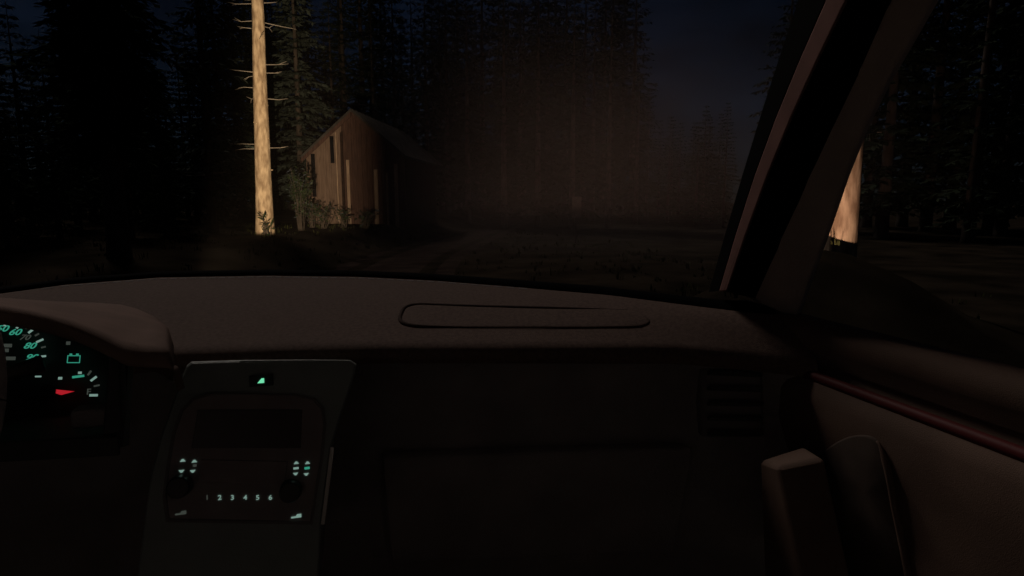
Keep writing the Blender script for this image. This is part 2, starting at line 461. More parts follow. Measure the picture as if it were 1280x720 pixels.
for s in (-1, 1):
    mb = MB()
    ov = HW + .10
    mb.prism([F(s * .002, ZA + .03, .28), F(s * ov, ZA + .03 - sl * ov, .28), F(s * ov, ZA + .12 - sl * ov, .28), F(s * .002, ZA + .12, .28)], bk * (DEP + .5))
    for j in range(18):
        dd = -j * .42
        mb.prism([F(s * .02, ZA + .12, .27 + dd), F(s * ov, ZA + .12 - sl * ov, .27 + dd), F(s * ov, ZA + .15 - sl * ov, .27 + dd), F(s * .02, ZA + .15, .27 + dd)], bk * .05)
    rf = mb.build('roof', M['roof'], cabin)
    mb = MB(); mb.prism([F(s * .02, ZA - .14, .283), F(s * ov, ZA - .14 - sl * ov, .283), F(s * ov, ZA + .025 - sl * ov, .283), F(s * .02, ZA + .025, .283)], nrm * .03)
    mb.build('bargeboard', M['boards_shaded'], cabin)
def cwin(x0, y0, x1, y1):
    a, zt = fu(x0, y0); b, zb = fu(x1, y1)
    zt = min(zt, roofz(max(abs(a), abs(b))) - .02)
    mb = MB()
    t = .022
    for (p, q, r_, s_) in ((a - t, zb - t, a, zt + t), (b, zb - t, b + t, zt + t), (a, zt, b, zt + t), (a, zb - t, b, zb)):
        mb.prism([F(p, q, .05), F(r_, q, .05), F(r_, s_, .05), F(p, s_, .05)], nrm * .02)
    w = mb.build('window', M['boards'], cabin)
    mb = MB(); mb.prism([F(a, zb, .024), F(b, zb, .024), F(b, zt, .024), F(a, zt, .024)], nrm * .012)
    mb.build('pane', M['pane'], w)
cwin(388.8, 192, 396.8, 246); cwin(412.3, 166, 419, 204)
cwin(384.5, 203, 387.5, 216)
a, zt = fu(425.4, 165); b, zb = fu(433, 283)                     # plank door, dark, slightly proud
mb = MB(); mb.prism([F(a, base + .1, .022), F(b, base + .1, .022), F(b, roofz(b) - .25, .022), F(a, roofz(a) - .25, .022)], nrm * .05)
mb.build('door', mat('dark_door_boards', (.03, .018, .015), .9, .1, .3, 8), cabin)
for x0, x1, yt in ((419.5, 425.5, 163), (433.5, 440, 200), (468, 474.5, 212), (483, 487, 216), (493, 499, 205)):
    a, zt = fu(x0, yt); b, _ = fu(x1, 280)
    mb = MB(); mb.prism([F(a, base, .022), F(b, base, .022), F(b, min(zt, roofz(b) - .1), .022), F(a, min(zt, roofz(a) - .1), .022)], nrm * .06)
    mb.build('trim_board', M['trim'], cabin)

# ------------------------------------------------------------------ small pale sign by the road
p = atD(721, 20)
sg = thing('sign_post', 'small pale board on a thin post beside the road', 'sign', (p.x, p.y, gz(p.x, p.y)))
a = atP(714, 246, Vector((p.x, p.y, 0)), Vector((p.x, p.y, 0)).normalized()); b = atP(728, 272, Vector((p.x, p.y, 0)), Vector((p.x, p.y, 0)).normalized())
wz = a.z - b.z
mb = MB(); mb.tube([(0, .05, -.2), (0, .05, a.z - gz(p.x, p.y))], .03, 8); mb.build('post', M['bark_dark'], sg)
MZ = Matrix.Rotation(-math.atan2(p.x, p.y) , 3, 'Z')
mb = MB(); mb.box((0, 0, (a.z + b.z) / 2 - gz(p.x, p.y)), (.30, .025, wz), MZ); mb.build('board', M['sign'], sg, bevel=.006)

# ================================================================== THE CAR
car = thing('car', 'dark car interior seen from inside, with dashboard, console and passenger door', 'car', (0, 0, 0))

# ---- dashboard ----------------------------------------------------
XS = [-.74 + i * .02 for i in range(75)]
def interp(tab, x):
    for (x0, y0), (x1, y1) in zip(tab, tab[1:]):
        if x <= x1:
            t = (x - x0) / (x1 - x0); t = max(0, min(1, t)); return y0 + (y1 - y0) * t
    return tab[-1][1]
FAR = [(-.74, .96), (-.64, 1.27), (-.50, 1.50), (-.34, 1.585), (-.10, 1.555), (.114, 1.470), (.27, 1.36), (.417, 1.215), (.567, 1.055), (.65, .915), (.70, .84), (.76, .78)]
LIP = [(-.74, .86), (-.50, .97), (-.19, 1.012), (.0, .99), (.135, .966), (.332, .912), (.59, .838), (.675, .776), (.70, .75), (.76, .70)]
ZL_, ZF_ = 1.170, 1.220
def dtop(x, s):
    yl, yf = interp(LIP, x), interp(FAR, x)
    z = ZL_ + (ZF_ - ZL_) * s + .012 * math.sin(math.pi * min(1, s)) 
    return Vector((x, yl + (yf - yl) * s, z))
def dash_hit(px, py, lift=0.0):
    d = ray(px, py); k = .3; p = CAM.copy()
    while k < 2.5:
        p = CAM + d * k; yl, yf = interp(LIP, p.x), interp(FAR, p.x)
        if p.y > yl and p.z < dtop(p.x, min(1, (p.y - yl) / (yf - yl))).z: break
        k += .002
    p.z += lift; return p
rows = []
SS = [1.0 - i / 20 for i in range(20)] + [.02]
for x in XS:
    r = [dtop(x, 1.0) + Vector((0, .02, -.10)), dtop(x, 1.0) + Vector((0, .012, -.012))] + [dtop(x, s) for s in SS]
    l = dtop(x, 0)
    r += [l + Vector((0, -.004, -.006)), l + Vector((0, -.006, -.018)), l + Vector((0, .004, -.030))]
    rows.append(r)
dash = MB().loft(rows).build('dashboard', M['dash'], car, smooth=True)
rows = []
for x in XS:
    l = dtop(x, 0)
    rows.append([l + Vector((0, .006, -.026)), l + Vector((0, .030, -.042)), l + Vector((0, .040, -.10)), l + Vector((0, .030, -.17)), l + Vector((0, .022, -.23)),
                 l + Vector((0, .045, -.245)), l + Vector((0, .05, -.34)), l + Vector((0, .09, -.46)), l + Vector((0, .16, -.52)), l + Vector((0, .35, -.54))])
MB().loft(rows).build('fascia', M['fascia'], dash, smooth=True)
# airbag cover with its groove
def rrect(pts, n=6):
    out = []
    for i in range(len(pts)):
        a, b, c = pts[i - 1], pts[i], pts[(i + 1) % len(pts)]
        k = .5 if i in (0, 3) else .12
        p, q = b.lerp(a, .45 * min(1, .05 / max(1e-3, (a - b).length) * 2)), b.lerp(c, .45 * min(1, .05 / max(1e-3, (c - b).length) * 2))
        for j in range(n + 1):
            t = j / n; out.append(p.lerp(b, t).lerp(b.lerp(q, t), t))
    return out
cn = [dash_hit(*q) for q in ((507, 381), (797, 388), (822, 409), (497, 409))]
loop = rrect(cn)
den = []
for i in range(len(loop)):
    for t in range(6): den.append(loop[i].lerp(loop[(i + 1) % len(loop)], t / 6))
loop = den
ctr = sum(loop, Vector()) / len(loop)
def on_dash(p, lift):
    yl, yf = interp(LIP, p.x), interp(FAR, p.x); q = dtop(p.x, max(0, min(1, (p.y - yl) / (yf - yl)))); return Vector((p.x, p.y, q.z + lift))
def inset(p, d):
    v = ctr - p; return p + v.normalized() * d
def cover(d, h):
    return [on_dash(inset(p, d), h) for p in loop]
gr = cover(-.001, .0014); k0 = max(range(len(gr)), key=lambda i: gr[i].x); gr = gr[k0:] + gr[:k0]
gx0, gx1 = min(p.x for p in gr), max(p.x for p in gr)
gr = [p for p in gr if p.x < gx1 - .02]
def groove_r(p):
    far_ = sstep(-.012, .012, p.y - ctr.y + .28 * (p.x - ctr.x)); left_ = 1 - sstep(.0, .10, p.x - gx0); fade = 1 - sstep(gx1 - .13, gx1 - .02, p.x)
    return .0007 + fade * (.0030 * max(far_, left_))
MB().tube(gr, [groove_r(p) for p in gr], 8).build('airbag_groove', M['groove'], dash, smooth=True)
rings = [cover(.000, -.004), cover(.002, .0018), cover(.006, .0024)]
for k in range(1, 10):
    rings.append([on_dash(inset(p, .006).lerp(ctr, k / 9.02), .0024) for p in loop])
MB().loft(rings, closed=True).build('airbag_cover', M['dash'], dash, smooth=True)
# defroster slots along the far edge
mb = MB()
for i in range(46):
    x = -.52 + i * .021
    p = dtop(x, .945); q = dtop(x + .013, .945)
    w = Vector((0, .008, .0004)); up_ = Vector((0, 0, .0009))
    mb.prism([p + up_, q + up_, q + w + up_, p + w + up_], (0, 0, -.004))
mb.build('defroster_grille', M['fascia'], dash)
# black strip against the glass
rows = []
for x in XS:
    e = dtop(x, 1.0)
    wdt = .05 + .05 * max(0, x)
    rows.append([e + Vector((0, .004, -.006)), e + Vector((0, .008, .006)), e + Vector((0, .02 + wdt * .5, .010)), e + Vector((0, .02 + wdt, .004)), e + Vector((0, .03 + wdt, -.05))])
MB().loft(rows).build('windscreen_seal', M['rubber'], dash, smooth=True)
# glove box lid and right-hand air vent
def fas(px, py, off):
    """spot on the dark fascia"""
    x = 0.3
    for _ in range(12):
        Y = interp(LIP, x) + off; p = atY(px, py, Y); x = p.x
    return p
gl = [fas(*q, .024) for q in ((478, 566), (856, 556), (846, 700), (492, 712))]
mb = MB(); nn = 14
top = [gl[0].lerp(gl[1], i / nn) for i in range(nn + 1)]; bot = [gl[3].lerp(gl[2], i / nn) for i in range(nn + 1)]
for arr in (top, bot):
    for p in arr: p.y = interp(LIP, p.x) + .022 - (0.004 if arr is top else -.03)
off = Vector((0, -.014, 0)); back = Vector((0, .05, 0))
mb.loft([[p + back for p in top], [p + off * .6 for p in top], [p + off + Vector((0, 0, -.008)) for p in top], [p + off + Vector((0, 0, .008)) for p in bot], [p + off * .5 for p in bot], [p + back for p in bot]])
mb.build('glove_box', M['fascia'], dash, smooth=True)
vl = [fas(*q, .035) for q in ((872, 452), (948, 455), (950, 545), (872, 545))]
mb = MB()
mb.prism([p + Vector((0, -.012, 0)) for p in vl], (0, .06, 0)); 
vent = mb.build('air_vent', M['bezel'], dash, bevel=.008)
mb = MB()
for i in range(5):
    t = (i + .5) / 5
    a, b = vl[0].lerp(vl[3], t).lerp(vl[1].lerp(vl[2], t), .08), vl[0].lerp(vl[3], t).lerp(vl[1].lerp(vl[2], t), .92)
    mb.prism([a + Vector((0, -.022, .004)), b + Vector((0, -.022, .004)), b + Vector((0, -.022, -.002)), a + Vector((0, -.022, -.002))], (0, .008, -.004))
mb.build('vent_slat', M['black'], dash)

# ---- instrument binnacle ------------------------------------------
binn = MB()
front = [(-140, 392, .66), (-60, 384, .655), (0, 385.5, .65), (30, 391, .645), (60, 398, .642), (90, 407, .64), (120, 420, .637), (140, 431, .635), (155, 438, .634), (180, 440, .634), (207, 441, .634)]
rear = [(-140, 377, .92), (-60, 374, .92), (0, 374.5, .92), (30, 375.5, .92), (60, 376.5, .91), (90, 377.5, .90), (120, 378.5, .89), (150, 380.5, .87), (172, 386, .85), (192, 395, .82), (206, 406, .78)]
fr = [atY(*q) for q in front]; rr = [atY(*q) for q in rear]
def arc(a, b, t, lift):
    p = a.lerp(b, t); p.z += lift * math.sin(math.pi * t); return p
rows = []
for a, b in zip(fr, rr):
    rows.append([a + Vector((0, .03, -.020)), a + Vector((0, .004, -.016)), a + Vector((0, -.002, -.008)), a] + [arc(a, b, t / 8, .006) for t in range(1, 9)] + [b + Vector((0, .02, -.03)), b + Vector((0, .06, -.10))])
last = rows[-1]
last = [Vector((p.x, min(p.y, rr[-1].y + .02), max(p.z, min(fr[-1].z, rr[-1].z) - .03))) for p in last]; rows[-1] = last
rows.append([p + Vector((.003, .002, -.004)) for p in last]); rows.append([p + Vector((.004, .008, -.02)) for p in last]); rows.append([p + Vector((.002, .02, -.03)) for p in last])
cluster = binn.loft(rows).build('instrument_cluster', M['hood'], car, smooth=True)
# black housing: cheeks, floor and back of the cluster
CP = Vector((-.25, .80, 1.20)); CN = Vector((0, -1, .28)).normalized()
def cl(px, py, lift=0.0): return atP(px, py, CP, CN) + CN * lift
mb = MB()
mb.prism([cl(-150, 380, -.01), cl(160, 400, -.01), cl(150, 560, -.01), cl(-150, 580, -.01)], -CN * .02)
mb.build('dial_face', M['black'], cluster)
mb = MB()          # right cheek between dial and brow, and the lower shelf
ch = [(138, 432, .64), (150, 442, .64), (152, 540, .62), (128, 545, .62)]
mb.loft([[atY(x, y, Y) for x, y, Y in ch], [atY(150, 425, .84), atY(156, 430, .84), atY(160, 520, .82), atY(150, 525, .82)]], closed=True, caps=True)
mb.prism([atY(-160, 560, .64), atY(148, 545, .63), atY(150, 512, .80), atY(-150, 535, .80)], (0, 0, -.02))
mb.build('binnacle_side', M['black'], cluster, bevel=.004)
mb = MB(); mb.prism([atY(86, 514, .655), atY(136, 510, .655), atY(138, 534, .65), atY(88, 538, .65)], (0, .02, 0)); mb.build('dimmer_switch', M['fascia'], cluster, bevel=.004)

e1 = (cl(60, 450) - cl(30, 450)).normalized(); e2 = CN.cross(e1).normalized()
if e2.z < 0: e2 = -e2
def mark(px, py, L, W, ang, m, name, parent=cluster, hit=cl, axes=None):
    """small raised bar: length and width in metres, angle in the plane of the face"""
    c_ = hit(px, py, .0012); x_, y_, n_ = axes or (e1, e2, CN)
    a = R(ang); u = x_ * math.cos(a) + y_ * math.sin(a); v = -x_ * math.sin(a) + y_ * math.cos(a)
    mb = MB(); mb.prism([c_ - u * L / 2 - v * W / 2, c_ + u * L / 2 - v * W / 2, c_ + u * L / 2 + v * W / 2, c_ - u * L / 2 + v * W / 2], n_ * .0008)
    return mb.build(name, m, parent)
def text(s, px, py, size, m, name, parent=cluster, hit=cl, axes=None, sx=1.0, shear=0.0):
    x_, y_, n_ = axes or (e1, e2, CN)
    cu = bpy.data.curves.new('txt', 'FONT'); cu.body = s; cu.size = size; cu.align_x = 'CENTER'; cu.align_y = 'CENTER'; cu.extrude = .0003; cu.shear = shear; cu.offset = size * .012
    o = bpy.data.objects.new('txt', cu); COL.objects.link(o)
    bpy.context.view_layer.update()
    me = bpy.data.meshes.new_from_object(o.evaluated_get(bpy.context.evaluated_depsgraph_get()))
    bpy.data.objects.remove(o); bpy.data.curves.remove(cu)
    c_ = hit(px, py, .0014)
    mt = Matrix(((x_.x * sx, y_.x, n_.x, c_.x), (x_.y * sx, y_.y, n_.y, c_.y), (x_.z * sx, y_.z, n_.z, c_.z), (0, 0, 0, 1)))
    me.transform(mt); me.materials.clear(); me.materials.append(m)
    for p in me.polygons: p.material_index = 0
    ob = bpy.data.objects.new(name, me); COL.objects.link(ob); ob.parent = parent; return ob
for s, x, y, m in (('50', 2.5, 411, 'teal'), ('60', 18.5, 415.5, 'teal'), ('80', 37, 432.5, 'teal'), ('90', 39, 447, 'teal')):
    text(s, x, y, .0098, M[m], 'numeral', sx=1.2, shear=.4)
text('70', 31, 422, .0085, M['dim'], 'numeral', sx=1.2, shear=.4)
for x, y, a in ((8, 404, 78), (24, 407, 66), (40, 413.5, 45), (50.6, 426, 28), (53.5, 445.5, 6)):
    mark(x, y, .0075, .0022, a, M['pale'], 'tick_mark')
for x, y, a in ((17, 405, 70), (34.5, 409, 52), (47, 418.5, 34), (55, 434, 15)):
    mark(x, y, .0045, .0018, a, M['dim'], 'tick_mark')
for x, y in ((8, 432), (12.5, 448), (11.5, 460), (4, 438)):
    mark(x, y, .012, .004, 0, M['dim'], 'odometer_mark')
mark(86, 429, .004, .004, 0, M['dim'], 'warning_light')
# battery lamp
mb = MB(); c0 = cl(92.8, 449, .0012)
bw, bh, t = .0088, .0045, .0010
for (x0, y0, x1, y1) in ((-bw, -bh, bw, -bh + t), (-bw, -bh + t, -bw + t, bh - t), (bw - t, -bh + t, bw, bh - t), (-bw, bh - t, bw, bh), (-bw * .7, bh + .0003, -bw * .3, bh + .002), (bw * .3, bh + .0003, bw * .7, bh + .002)):
    mb.prism([c0 + e1 * x0 * .75 + e2 * y0, c0 + e1 * x1 * .75 + e2 * y0, c0 + e1 * x1 * .75 + e2 * y1, c0 + e1 * x0 * .75 + e2 * y1], CN * .0006)
mb.build('battery_light', M['teal'], cluster)
# small gauge
for x, y, L, W, a, m in ((48.6, 470.6, .006, .0018, 0, 'pale'), (76, 472.8, .0038, .0030, 0, 'pale'), (117.7, 473.4, .0075, .0024, 42, 'pale'), (117.7, 494, .0085, .0028, 0, 'pale')):
    mark(x, y, L, W, a, M[m], 'tick_mark')
for x, y, a in ((112.5, 466.2, 60), (121.6, 482, 12)):
    mark(x, y, .006, .002, a, M['dim'], 'tick_mark')
mark(98.5, 470.6, .012, .0026, 8, M['teal'], 'fuel_symbol'); mark(100.6, 466, .0035, .0028, 0, M['pale'], 'fuel_symbol')
text('F', 111.5, 490, .010, M['dim'], 'numeral')
mb = MB(); a_, b_, c_, d_ = cl(62, 485.5, .006), cl(96, 489, .006), cl(80, 493.5, .006), cl(72, 491, .006)
mb.prism([a_, b_, c_, d_], CN * .0015); mb.build('needle', M['redlit'], cluster)
mb = MB(); h_ = cl(64, 489, .001); mb.tube([h_, h_ + CN * .008], .008, 16); mb.build('needle_hub', M['black'], cluster)

# ---- steering wheel and stalk --------------------------------------
wn_ = Vector((0, -1, .42)).normalized(); w2_ = Vector((0, .42, 1)).normalized(); w1_ = Vector((1, 0, 0))
edge = atY(5.0, 500, .56)
WR = .185
wc = edge - w1_ * (WR + .014)
wc.z -= .0
mb = MB(); pts = [wc + w1_ * WR * math.cos(a) + w2_ * WR * math.sin(a) for a in [2 * math.pi * i / 64 for i in range(65)]]
mb.tube(pts, .0145, 12, cap=False)
wheel = mb.build('steering_wheel', mat('wheel_leather', (.55, .50, .46), .5, .4, .1, 30, .3, 300), car, smooth=True)
mb = MB(); mb.tube([wc + wn_ * .005, wc - wn_ * .03], [.062, .075], 24)
for a in (20, 160, 270):
    d = w1_ * math.cos(R(a)) + w2_ * math.sin(R(a)) if a == 270 else w1_ * math.cos(R(a - (40 if a == 20 else -40))) + w2_ * math.sin(R(a - (40 if a == 20 else -40)))
    mb.tube([wc - wn_ * .015 + d * .05, wc + d * (WR - .006)], [.018, .012], 8)
mb.build('wheel_hub', M['black'], wheel, bevel=.003)
mb = MB(); mb.tube([wc - wn_ * .03, wc - wn_ * .30], [.035, .04], 14); mb.build('steering_column', M['black'], wheel)
tip = atY(54, 454, .72)
mb = MB(); p0 = wc - wn_ * .12
mb.tube([p0, p0.lerp(tip, .5) + Vector((0, 0, -.004)), p0.lerp(tip, .86), tip], [.006, .006, .0075, .009], 10)
mb.build('wiper_stalk', mat('stalk_plastic', (.10, .085, .075), .5, .4), wheel, smooth=True)

# ---- centre console -------------------------------------------------
KP = Vector((-.02, .80, 1.18)); KN = Vector((0, -1, .24)).normalized()
def kc(px, py, lift=0.0): return atP(px, py, KP, KN) + KN * lift
k1 = Vector((1, 0, 0)); k2 = KN.cross(k1).normalized()
if k2.z < 0: k2 = -k2
KA = (k1, k2, KN)
out = [(238, 452), (300, 450), (380, 449.5), (438, 450), (446, 455), (444, 466), (428, 515), (414, 560), (409, 600), (402, 655), (397, 740), (168, 740), (174, 690), (180, 640), (188, 590), (200, 545), (214, 505), (226, 472), (232, 457)]
mb = MB(); poly = [kc(*q) for q in out]; cc = sum(poly, Vector()) / len(poly)
mb.loft([[p - KN * .20 + Vector((0, 0, -.01)) for p in poly], [p - KN * .006 for p in poly], [p.lerp(cc, .012) - KN * .0018 for p in poly], [p.lerp(cc, .03) for p in poly], [p.lerp(cc, .99) for p in poly]], closed=True, caps=True)
console = mb.build('centre_console', M['console'], car, smooth=False)
# recessed arch of the radio: a dark tray let in as a raised rim + dark panel
arch = [(208, 652), (204, 620), (209, 580), (216, 540), (226, 512), (240, 498), (262, 491), (320, 491), (372, 493), (394, 498), (405, 510), (408, 530), (404, 575), (396, 620), (391, 655)]
ap = [kc(*q) for q in arch]; ac = sum(ap, Vector()) / len(ap)
mb = MB()
mb.loft([[p + KN * .0005 for p in ap], [p + KN * .003 for p in ap], [p.lerp(ac, .03) + KN * .003 for p in ap], [p.lerp(ac, .045) + KN * .0012 for p in ap]], closed=True)
mb.build('radio_bezel', M['bezel'], console)
mb = MB(); mb.prism([p.lerp(ac, .042) + KN * .0006 for p in ap], KN * .001); mb.build('radio', M['radio'], console)
mb = MB(); mb.prism([kc(*q, .0018) for q in ((248, 512), (378, 512), (376, 560), (240, 560))], KN * .0012); mb.build('radio_display', M['display'], console, bevel=.0008)
mb = MB(); mb.prism([kc(*q, .0018) for q in ((252, 574), (360, 576), (356, 604), (248, 602))], KN * .0015); mb.build('cassette_door', M['radio'], console, bevel=.0008)
# edge highlight on the right flank, painted as a pale strip
mb = MB(); st = [kc(413, 558), kc(418, 559), kc(413, 600), kc(406, 655), kc(401, 655), kc(408, 600)]
mb.prism([p + KN * .0003 for p in st], KN * .003); mb.build('edge_strip', mat('painted_edge_highlight', (.78, .76, .70), .4, .5), console, bevel=.001)
mb = MB(); st = [kc(300, 451), kc(380, 450.2), kc(436, 450.6), kc(444, 455), kc(440, 456.5), kc(434, 453), kc(380, 452.2), kc(300, 452.6)]
mb.prism([p + KN * .0003 for p in st], KN * .0025); mb.build('edge_strip', M['console'], console)
def tri(px, py, w, h, upw, m, name):
    c_ = kc(px, py, .0022); s = 1 if upw else -1
    mb = MB(); mb.prism([c_ - k1 * w / 2 - k2 * h / 2 * s, c_ + k1 * w / 2 - k2 * h / 2 * s, c_ + k1 * w * .15 + k2 * h / 2 * s, c_ - k1 * w * .15 + k2 * h / 2 * s], KN * .0006)
    return mb.build(name, m, console)
for x, y, u in ((229, 575, 1), (243.5, 576, 1), (227.5, 588.7, 0), (241.5, 588.7, 0), (370.5, 578, 1), (384.5, 578, 1), (369.7, 592, 0), (383, 592.5, 0)):
    tri(x, y, .0062, .0030, u, M['pale'], 'arrow_button')
mark(243.8, 581.6, .004, .003, 0, M['dim'], 'button_legend', console, kc, KA)
mark(370.2, 585, .0062, .0026, 0, M['pale'], 'button_legend', console, kc, KA); mark(384, 584.8, .0062, .0030, 0, M['teal'], 'button_legend', console, kc, KA)
for i, x in enumerate((259.5, 275.2, 291, 307, 322.5, 338.3)):
    k = mark(x, 621.5, .0125, .011, 0, M['radio'], 'preset_button', console, kc, KA)
    text(str(i + 1), x, 621.5, .0078, M['pale' if i else 'dim'], 'preset_numeral', console, lambda a, b, l: kc(a, b, l + .0015), KA, 1.1)
for x, y in ((226.5, 641), (370.5, 645)):
    c_ = kc(x, y, .0022); mb = MB()
    mb.prism([c_ - k1 * .006 - k2 * .0016, c_ + k1 * .006 - k2 * .0016, c_ + k1 * .006 + k2 * .0026, c_ + k1 * .001 + k2 * .0026, c_ - k1 * .0005 + k2 * .0004, c_ - k1 * .006 + k2 * .0002], KN * .0006)
    mb.build('fan_symbol', M['pale'] if x > 300 else M['dim'], console)
for x, y in ((227, 606), (364, 612)):
    c_ = kc(x, y, .001); mb = MB(); mb.tube([c_, c_ + KN * .016, c_ + KN * .018], [.0135, .0125, .011], 28); mb.build('radio_knob', M['knob'], console)
c_ = kc(327, 475.5, .0006); mb = MB(); mb.prism([c_ - k1 * .014 - k2 * .007, c_ + k1 * .014 - k2 * .007, c_ + k1 * .014 + k2 * .007, c_ - k1 * .014 + k2 * .007], KN * .003)
mb.build('hazard_switch', M['black'], console, bevel=.001)
c_ = kc(327, 475.8, .0040); mb = MB(); mb.prism([c_ - k1 * .0045 - k2 * .0028, c_ + k1 * .0035 - k2 * .0028, c_ + k1 * .0035 + k2 * .003, c_ + k1 * .0005 + k2 * .003], KN * .0006)
mb.build('hazard_light', M['hazard'], console)

# ---- right A-pillar, windscreen, roof ------------------------------------
def strip(pl, w0, w1, depth, name, m, parent, bev):
    """a bar whose near face runs between two picture lines"""
    rows = []
    for a, b in pl:
        rows.append([a, b, b + depth, a + depth])
    mb = MB(); mb.loft(rows, closed=True, caps=True); return mb.build(name, m, parent, bevel=bev)
ts = [0, .2, .4, .6, .8, 1.0, 1.25]
def line(p, q, t, X, bow=0):
    x = p[0] + (q[0] - p[0]) * t + bow * math.sin(math.pi * min(1, t)); y = p[1] + (q[1] - p[1]) * t; return atX(x, y, X)
XT = lambda t: .68 - .05 * t
pil = [[line((898, 365), (1032, 0), t, XT(t), -9), line((908, 365), (1058, 0), t, XT(t) - .007, -9), line((930, 375), (1105, 0), t, XT(t) + .045, -2),
        line((930, 375), (1105, 0), t, XT(t) + .045, -2) + Vector((.03, .05, 0)), line((898, 365), (1032, 0), t, XT(t), -4) + Vector((.05, .07, .0))] for t in ts]
lft = pil
mb = MB(); mb.loft([[r[0], r[1], r[1] + Vector((.022, .022, 0)), r[0] + Vector((.052, .050, 0))] for r in pil], closed=True, caps=True)
pl = mb.build('windscreen_pillar', M['pillar'], car, bevel=.004)
def gap_line(t): return line((952, 375), (1128, 0), t, XT(t) + .064, -2)
mb = MB(); mb.loft([[r[1] + Vector((.002, .010, 0)), gap_line(t), gap_line(t) + Vector((.03, .09, 0)), r[0] + Vector((.062, .066, 0))] for r, t in zip(pil, ts)], closed=True, caps=True)
mb.build('pillar_seal', M['rubber'], pl)
# outer body of the pillar, black, left of the trim
def ol(t): return line((886, 365), (998, 0), t, XT(t) + .09, -3)
mb = MB(); mb.loft([[r[0] + Vector((.006, .010, 0)), ol(t), ol(t) + Vector((.04, .04, 0)), r[1] + Vector((.07, .09, 0))] for r, t in zip(pil, ts)], closed=True, caps=True)
mb.build('pillar_outer', M['rubber'], pl)
# mirrored pillar on the driver's side
mb = MB(); mb.loft([[Vector((-q.x, q.y, q.z)) for q in (r[0], r[2], r[3], r[4])] for r in pil], closed=True, caps=True)
mb.build('windscreen_pillar', M['pillar'], car, bevel=.004)
# roof with header
HDR = [(-.66, .60, 1.70), (-.45, .72, 1.735), (-.2, .80, 1.745), (0, .81, 1.748), (.2, .80, 1.745), (.45, .70, 1.74), (.62, .585, 1.73)]
mb = MB()
mb.loft([[Vector((x, y + .05, z + .03)), Vector((x, y, z)), Vector((x, y - .04, z - .004)), Vector((x, y - .2, z + .03)), Vector((x * 1.02, -1.6, z + .05)), Vector((x * 1.02, -1.6, z + .09)), Vector((x, y - .1, z + .09)), Vector((x, y + .03, z + .06))] for x, y, z in HDR], closed=True, caps=True)
mb.build('roof', M['liner'], car, smooth=True)
# glass
mb = MB(); rows = []
for (x, y, z) in HDR + [(.655, .56, 1.70)]:
    xb = x * 1.06; b = Vector((xb, interp(FAR, xb) + .05, 1.225)); t_ = Vector((x, y + .03, z + .02))
    rows.append([b.lerp(t_, i / 8) + Vector((0, .03 * math.sin(math.pi * i / 8), 0)) for i in range(9)])
mb.loft(rows); mb.build('windscreen', M['glass'], car, smooth=True)

# ---- passenger door ---------------------------------------------------
XD = .73
def dr(px, py, X=XD): return atX(px, py, X)
ys_ = [-.6, -.3, 0, .2, .35, .5, .62, .72, .80, .90, .93]
rows = []
for y in ys_:
    rows.append([Vector((XD + .10, y, 1.205)), Vector((XD + .045, y, 1.222)), Vector((XD + .012, y, 1.222)), Vector((XD, y, 1.210)), Vector((XD + .004, y, 1.185)), Vector((XD + .022, y, 1.160)), Vector((XD + .018, y, 1.146)),
                 Vector((XD, y, 1.138)), Vector((XD - .008, y, 1.115)), Vector((XD - .004, y, 1.06)), Vector((XD + .01, y, .98)), Vector((XD + .012, y, .80)), Vector((XD + .02, y, .40)), Vector((XD + .14, y, .38)), Vector((XD + .17, y, .8)), Vector((XD + .12, y, 1.19))])
mb = MB(); mb.loft(rows, closed=True, caps=True)
door = mb.build('passenger_door', M['door'], car, smooth=True)
mb = MB(); mb.tube([Vector((XD + .006, y, 1.1445)) for y in ys_], .0080, 8); mb.build('trim_piping', M['red'], door, smooth=True)
# dark recessed insert behind the pull, bounded by a curved seam
def bez(ctrl, n=10):
    out = []
    for i in range(len(ctrl) - 1):
        p0, p1, p2, p3 = ctrl[max(0, i - 1)], ctrl[i], ctrl[i + 1], ctrl[min(len(ctrl) - 1, i + 2)]
        for k in range(n):
            t = k / n
            out.append(tuple(.5 * (2 * b + (c - a) * t + (2 * a - 5 * b + 4 * c - d) * t * t + (3 * b - a - 3 * c + d) * t ** 3) for a, b, c, d in zip(p0, p1, p2, p3)))
    return out + [ctrl[-1]]
seam = bez([(1012, 600), (1030, 566), (1066, 545), (1096, 549), (1110, 580), (1121, 635), (1135, 705), (1148, 780)])
def door_x(z): return interp([(.38, XD + .02), (.40, XD + .02), (.80, XD + .012), (.98, XD + .01), (1.06, XD - .004), (1.115, XD - .008), (1.138, XD)], z)
sp_ = []
for q in seam + [(1040, 790), (1005, 780)]:
    p = dr(*q)
    for _ in range(6): p = dr(*q, door_x(p.z))
    sp_.append(p)
sc_ = sum(sp_, Vector()) / len(sp_)
mb = MB(); mb.loft([[p + Vector((.012, 0, 0)) for p in sp_], [p + Vector((-.003, 0, 0)) for p in sp_], [p.lerp(sc_, .04) + Vector((-.004, 0, 0)) for p in sp_], [p.lerp(sc_, .98) + Vector((-.006, 0, 0)) for p in sp_]], closed=True, caps=True)
mb.build('door_insert', mat('insert_vinyl', (.085, .064, .052), .85, .2, .2, 20, .2, 1100), door, smooth=True)
mb = MB(); mb.tube([p + Vector((-.003, 0, 0)) for p in sp_[31:-2]], [.001 + .0032 * min(1, i / 8) for i in range(len(sp_[31:-2]))], 8); mb.build('insert_edge', M['door'], door, smooth=True)
